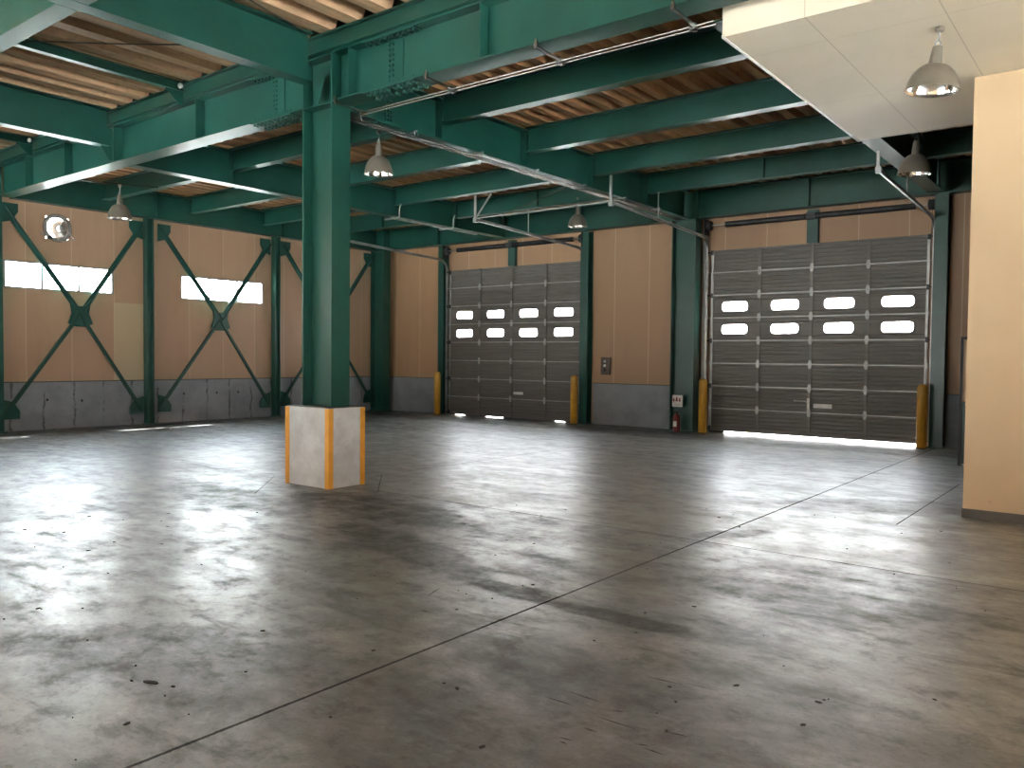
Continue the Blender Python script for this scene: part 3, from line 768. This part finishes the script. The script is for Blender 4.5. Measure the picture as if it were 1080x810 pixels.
spots=[((-1.55,7.87,3.945),1.,'large grey bell lamp hanging from the cream soffit at the upper right',(0,.10,0)),
       ((-9.20,8.53,4.33),1.,'grey bell lamp hanging just right of the central column',(0,0,0)),
       ((-15.45,7.74,4.15),1.,'grey bell lamp hanging over the left wall windows',(0,0,0)),
       ((-9.63,14.6,4.38),.95,'grey bell lamp hanging between the two overhead doors',(0,0,0)),
       ((-2.66,12.5,4.21),1.,'grey bell lamp hanging in the dark between soffit and right door',(0,.05,0))]
for i,(p,s_,lb,rt) in enumerate(spots):
    o=lp if i==0 else copy_tree(lp)
    o.location=p; o.scale=(s_,s_,s_)
    if i==0: o.scale=(1,1,.82)
    o.rotation_euler=rt; tag(o,lb,'lamp','grey bell-shaped high bay lamps')
# short drop rods where a lamp hangs below its beam
def conduit(pts,r,label,name='conduit',mat='chrome',cat='conduit',group=None):
    m=MB(); m.tube(pts,r,10); return tag(m.build(name,M[mat]),label,cat,group)
conduit([(-15.45,6.80,4.72),(-15.45,7.74,4.80),(-15.45,8.50,4.86)],.012,'thin conduit spanning from the main girder to the lamp over the left windows')
# ---------------------------------------------------------------- pipes
pz=4.585; py=6.87
pipe=empty('pipe_run',(-5.2,py,pz),'pair of slim steel pipes clamped under the main girder right of the column','pipe')
for dy,dz in ((0,0),(.045,-.012)):
    m=MB(); m.tube([(-7.72,py+dy,pz+dz),(-3.12,py+dy,pz+dz)],.0105,10); m.build('pipe',M['chrome'],pipe)
for x in (-7.74,-6.25,-4.78,-3.32):
    m=MB(); m.bar((x,6.47,4.612),(x,6.97,4.60),.028,.014); m.box(x-.016,x+.016,6.468,6.492,4.60,4.67); m.tube([(x,6.475,4.585),(x,6.475,4.69)],.008,8)
    m.box(x-.025,x+.025,6.85,6.94,4.555,4.612); m.build('beam_clamp',M['chrome'],pipe)
cr=empty('conduit_run',(CXm,12,4.6),'bundle of three bright steel conduits running under the girder towards the door wall','conduit')
for i,(x,z) in enumerate(((-8.02,4.60),(-8.08,4.598),(-8.14,4.602))):
    m=MB(); m.tube([(x-.12+.1*i,6.93,z+.0),(x,7.1,z),(x,16.3,z)] if i else [(-7.72,6.95,4.585),(-7.86,6.98,4.585),(x,7.15,z),(x,16.3,z)],.012,10); m.build('conduit_pipe',M['chrome'],cr)
for y in (8.0,9.4,10.8,12.2,13.6,15.0):
    m=MB(); m.box(-8.19,-7.93,y-.02,y+.02,4.616,4.628); m.box(-8.24,-7.88,y-.015,y+.015,4.628,4.645); m.tube([(-7.93,y,4.58),(-7.93,y,4.645)],.008,8); m.build('saddle_clamp',M['galv'],cr)
rl=empty('cable_rail',(-13.0,13.4,4.56),'grey cable rail hung below the deck between the left posts and the left door','rail')
m=MB(); m.bar((-12.86,12.3,4.55),(-12.86,15.1,4.55),.06,.04); m.build('rail',M['galv'],rl)
for y in (12.3,14.0):
    m=MB(); m.bar((-13.05,y,4.53),(-12.62,y,4.53),.04,.03); m.tube([(-12.62,y,4.53),(-12.62,y,4.72),(-12.57,y,4.82)],.012,8); m.build('hanger',M['galv'],rl)
# cables under the near deck
def sag(p,q,d,n=14):
    p,q=Vector(p),Vector(q); return [tuple(p.lerp(q,k/n)-Vector((0,0,d*4*(k/n)*(1-k/n)))) for k in range(n+1)]
conduit(sag((-11.3,3.74,5.36),(-8.25,6.30,5.38),.06),.009,'dark sagging cable crossing below the near roof deck from the left','cable','wire','cable')
conduit(sag((-8.0,6.2,5.44),(-7.3,3.74,5.44),.03),.009,'dark cable below the roof deck at the top edge, right of the column line','cable','wire','cable')
conduit(sag((-17.7,3.74,5.40),(-13.3,6.3,5.30),.04),.008,'thin cable below the near roof deck beside the left wall','cable','wire','cable')
conduit(sag((-11.7,14.7,4.855),(-8.3,12.7,4.855),.01),.008,'thin cable clipped along the cross beams behind the central column','cable','wire','cable')

# ---------------------------------------------------------------- bollards
blab=['yellow bollard at the left side of the left overhead door','yellow bollard at the right side of the left overhead door','yellow bollard at the left side of the right overhead door','yellow bollard at the right side of the right overhead door']
b=MB(); b.lathe([(0,0),(.135,0),(.135,.012),(.0,.012)],(0,0,0),24); b0=None
for i,(x,y) in enumerate(((-15.42,16.50),(-10.90,16.46),(-7.56,16.42),(-3.26,16.42))):
    if i==0:
        r=empty('bollard',(x,y,0))
        b=MB(); b.lathe([(0,0),(.088,0),(.088,1.10),(.083,1.135),(.066,1.165),(.035,1.18),(0,1.185)],(x,y,0),28); b.build('tube',M['yellow'],r)
        g=MB(); g.lathe([(.088,0),(.093,0),(.093,.02),(.088,.02)],(x,y,0),28); g.build('foot_collar',M['base'],r)
        b0=r
    else:
        r=copy_tree(b0); r.location=(x,y,0)
    tag(r,blab[i],'bollard','yellow bollards guarding the overhead doors')

# ---------------------------------------------------------------- small wall things
sb=empty('switch_box',(-10.30,YD-.04,1.19),'small brown push-button box on the tan wall right of the left door','switch box')
m=MB(); m.box(-10.42,-10.17,YD-.07,YD-.002,1.20,1.62); m.build('case',M['brown'],sb,bevel=.01)
m=MB(); m.box(-10.40,-10.19,YD-.075,YD-.07,1.22,1.60); m.build('cover',M['brown'],sb)
for z,mt_ in ((1.52,'galv'),(1.42,'white'),(1.31,'dark')):
    m=MB(); m.lathe([(0,-.02),(.03,-.02),(.035,0),(0,0)],(-10.30,YD-.076,z),16,'Y'); m.build('button',M[mt_],sb)
sg=empty('wall_sign',(-8.17,16.46,.6),'small white notice with red marks on the green column between the doors','sign')
m=MB(); m.box(-8.305,-8.055,16.465,16.475,.545,.80); m.build('board',M['white'],sg)
m=MB()
for x,w,h in ((-8.265,.05,.07),(-8.195,.055,.10),(-8.125,.05,.08)):
    m.prism([(x-w/2,.66),(x+w/2,.66),(x+w/4,.66+h),(x-w/4,.66+h)],16.460,16.4648,'Y')
m.build('red_marks',M['red'],sg)
m=MB()
for z in (.625,.595,.57): m.box(-8.28,-8.08,16.460,16.4648,z,z+.010)
m.build('grey_lines',M['galv'],sg)
m=MB(); m.box(-8.30,-8.06,16.475,16.50,.70,.74); m.build('sign_bracket',M['galv'],sg)
fe=empty('fire_extinguisher',(-8.14,16.36,0),'small dark red fire extinguisher on the floor below the notice','fire extinguisher')
m=MB(); m.lathe([(0,0),(.075,0),(.078,.02),(.078,.30),(.066,.35),(.03,.385),(.03,.40),(0,.40)],(-8.14,16.36,0),24); m.build('cylinder',M['red'],fe)
m=MB(); m.lathe([(0,.40),(.022,.40),(.022,.45),(0,.45)],(-8.14,16.36,0),16); m.bar((-8.14,16.36,.455),(-8.00,16.36,.50),.025,.01); m.bar((-8.14,16.36,.44),(-8.02,16.36,.445),.025,.01); m.build('valve',M['dark'],fe)
m=MB(); m.tube([(-8.15,16.35,.43),(-8.21,16.31,.42),(-8.25,16.28,.33),(-8.23,16.27,.15),(-8.20,16.28,.08)],.011,8); m.build('hose',M['black'],fe)
m=MB(); m.tube([(-8.14,16.281,.10),(-8.14,16.2805,.22)],[.001,.001],6); m.box(-8.18,-8.10,16.279,16.283,.12,.24); m.build('rating_label',M['white'],fe)

# partly hidden screen door standing past the partition
sd=empty('screen_door',(-2.1,14.19,0),'narrow steel door leaf, green below and beige above, peeking out past the tan partition','door leaf')
m=MB(); m.box(-2.25,-1.25,14.17,14.21,.03,.99); m.build('lower_panel',M['green'],sd)
m=MB(); m.box(-2.25,-1.25,14.17,14.21,.99,1.94); m.box(-2.25,-2.16,14.165,14.17,.99,1.94); m.build('upper_panel',M['tan'],sd)
m=MB(); m.box(-2.29,-2.25,14.15,14.23,0,1.98); m.box(-1.25,-1.21,14.15,14.23,0,1.98); m.box(-2.25,-1.25,14.15,14.23,1.94,1.98); m.build('frame',M['dark'],sd)
m=MB(); m.tube([(-2.21,14.15,.93),(-2.21,14.12,.95),(-2.12,14.12,.95)],.012,8); m.build('handle',M['galv'],sd)

# small wall fixings on the left plinth and walls
# ---------------------------------------------------------------- floor litter
def flake(x,y,w,h,rot,name,label,t=.006):
    m=MB(); n=9; c,s_=math.cos(rot),math.sin(rot); pts=[]
    for k in range(n):
        a=2*PI*k/n; rr=random.uniform(.7,1.1); u,v=w/2*rr*math.cos(a),h/2*rr*math.sin(a); pts.append((x+u*c-v*s_,y+u*s_+v*c))
    m.prism(pts,.0005,t,'Z'); return tag(m.build(name,M['debris']),label,'debris')
flake(-3.79,2.04,.11,.032,.35,'dirt_flake','largest dark flake of dirt on the floor at the lower left')
flake(-3.66,2.08,.03,.014,.1,'dirt_flake','small dark flake just right of the largest flake')
flake(-3.88,1.99,.022,.010,.1,'dirt_flake','tiny dark flake just left of the largest flake')
m=MB()
for k in range(130):
    d=random.uniform(1.6,9); a=math.radians(random.uniform(5,72)); x,y=-d*math.sin(a),d*math.cos(a)
    if x<-7.3 and 6.2<y<7.0: continue
    w=random.choice([.006,.008,.012,.02]); rot=random.uniform(0,PI); n=5; pts=[]
    for q in range(n):
        aa=2*PI*q/n; u,v=w*math.cos(aa)*random.uniform(.6,1.2),w*.5*math.sin(aa); pts.append((x+u*math.cos(rot)-v*math.sin(rot),y+u*math.sin(rot)+v*math.cos(rot)))
    m.prism(pts,.0003,.004,'Z')
o=m.build('floor_grit',M['debris']); tag(o,'scattered dark grit and crumbs on the concrete floor','grit',None,'stuff')

m=MB()
for x0,y0,x1,y1 in [(-1.96,3.64,-1.77,3.66),(-2.15,3.24,-1.95,3.23),(-2.21,3.12,-2.05,3.12),(-1.88,3.19,-1.83,3.21),(-1.89,2.96,-1.82,2.96),(-1.9,3.09,-1.71,3.09),(-1.6,2.96,-1.5,2.96),(-1.92,2.82,-1.86,2.83),(-1.9,2.79,-1.86,2.79),(-1.6,3.15,-1.49,3.17),(-1.64,2.97,-1.59,2.99),(-3.58,3.69,-3.52,3.7),(-3.76,3.94,-3.83,4.14)]:
    d=Vector((x1-x0,y1-y0)); n_=Vector((-d.y,d.x)).normalized()*.004
    m.prism([(x0,y0),((x0+x1)/2+n_.x,(y0+y1)/2+n_.y),(x1,y1),((x0+x1)/2-n_.x,(y0+y1)/2-n_.y)],.0002,.0012,'Z')
tag(m.build('rubber_scuffs',M['debris']),'short dark scuff lines on the bare floor at the lower right','scuff marks',None,'stuff')
# ---------------------------------------------------------------- light
SKY_DIM,SKY_BRIGHT=3.7,115.
w=bpy.data.worlds.new('World'); bpy.context.scene.world=w; w.use_nodes=True; nt=w.node_tree; nt.nodes.clear(); N=NT(nt)
bg=N.n('ShaderNodeBackground'); ow=N.n('ShaderNodeOutputWorld'); N.l(bg.outputs[0],ow.inputs[0])
tc=N.n('ShaderNodeTexCoord'); S=N.sep(tc.outputs['Generated'])
cc=N.mix(N.ramp(S['Z'],0.,.6),(1.0,1.0,.98,1),(.80,.90,1.0,1))
# hazy bright sky on the sun's side, calmer on the other
side=N.math('ADD',N.math('MULTIPLY',S['X'],-.50),N.math('MULTIPLY',S['Y'],.78))
N.l(cc,bg.inputs[0]); N.l(N.ramp(side,-.35,.80,SKY_DIM,SKY_BRIGHT),bg.inputs[1])
sl=bpy.data.lights.new('sun','SUN'); sl.energy=80; sl.angle=math.radians(.6); sl.color=(1,.985,.94)
so=bpy.data.objects.new('sun',sl); C.objects.link(so)
so.rotation_euler=Vector((1.25,-2.05,-2.95)).to_track_quat('-Z','Y').to_euler(); so.location=(-30,30,30)
def portal(x,y,z,sx,sy,direction):
    l=bpy.data.lights.new('daylight_portal','AREA'); l.shape='RECTANGLE'; l.size=sx; l.size_y=sy
    l.cycles.is_portal=True
    o=bpy.data.objects.new('daylight_portal',l); C.objects.link(o); o.location=(x,y,z)
    o.rotation_euler=Vector(direction).to_track_quat('-Z','Y' if abs(direction[2])>.5 else 'Z').to_euler()
for a,c in LW+NEAR: portal(XL-.12,(a+c)/2,(WZ0+WZ1)/2,c-a,WZ1-WZ0,(1,0,0))
for a,c in FD: portal((a+c)/2,YF-.22,2.0,c-a,4.0,(0,1,0))
for a,c in RD: portal(XR+.22,(a+c)/2,2.0,c-a,4.0,(-1,0,0))

# ---------------------------------------------------------------- camera
f_px,yaw,pit,rol=864.2285556771079,math.radians(37.849993748),math.radians(-1.8733245),math.radians(.5646628)
cy,sy=math.cos(yaw),math.sin(yaw)
fw=Vector((-sy*math.cos(pit),cy*math.cos(pit),math.sin(pit))); rt=Vector((cy,sy,0)); up=rt.cross(fw)
r2=rt*math.cos(rol)+up*math.sin(rol); u2=-rt*math.sin(rol)+up*math.cos(rol)
cd=bpy.data.cameras.new('camera'); cd.sensor_width=36; cd.lens=f_px/1080*36; cd.clip_end=300
ca=bpy.data.objects.new('camera',cd); C.objects.link(ca)
ca.matrix_world=Matrix(((r2.x,u2.x,-fw.x,0),(r2.y,u2.y,-fw.y,0),(r2.z,u2.z,-fw.z,1.6),(0,0,0,1)))
sc=bpy.context.scene; sc.camera=ca
sc.view_settings.view_transform='Standard'; sc.view_settings.look='None'; sc.view_settings.exposure=0.2; sc.view_settings.gamma=1
sc.view_settings.use_curve_mapping=False
sc.cycles.max_bounces=10; sc.cycles.diffuse_bounces=5; sc.cycles.glossy_bounces=4; sc.cycles.transparent_max_bounces=8
sc.cycles.sample_clamp_indirect=0; sc.cycles.use_denoising=True
sc.cycles.caustics_reflective=False; sc.cycles.caustics_refractive=False
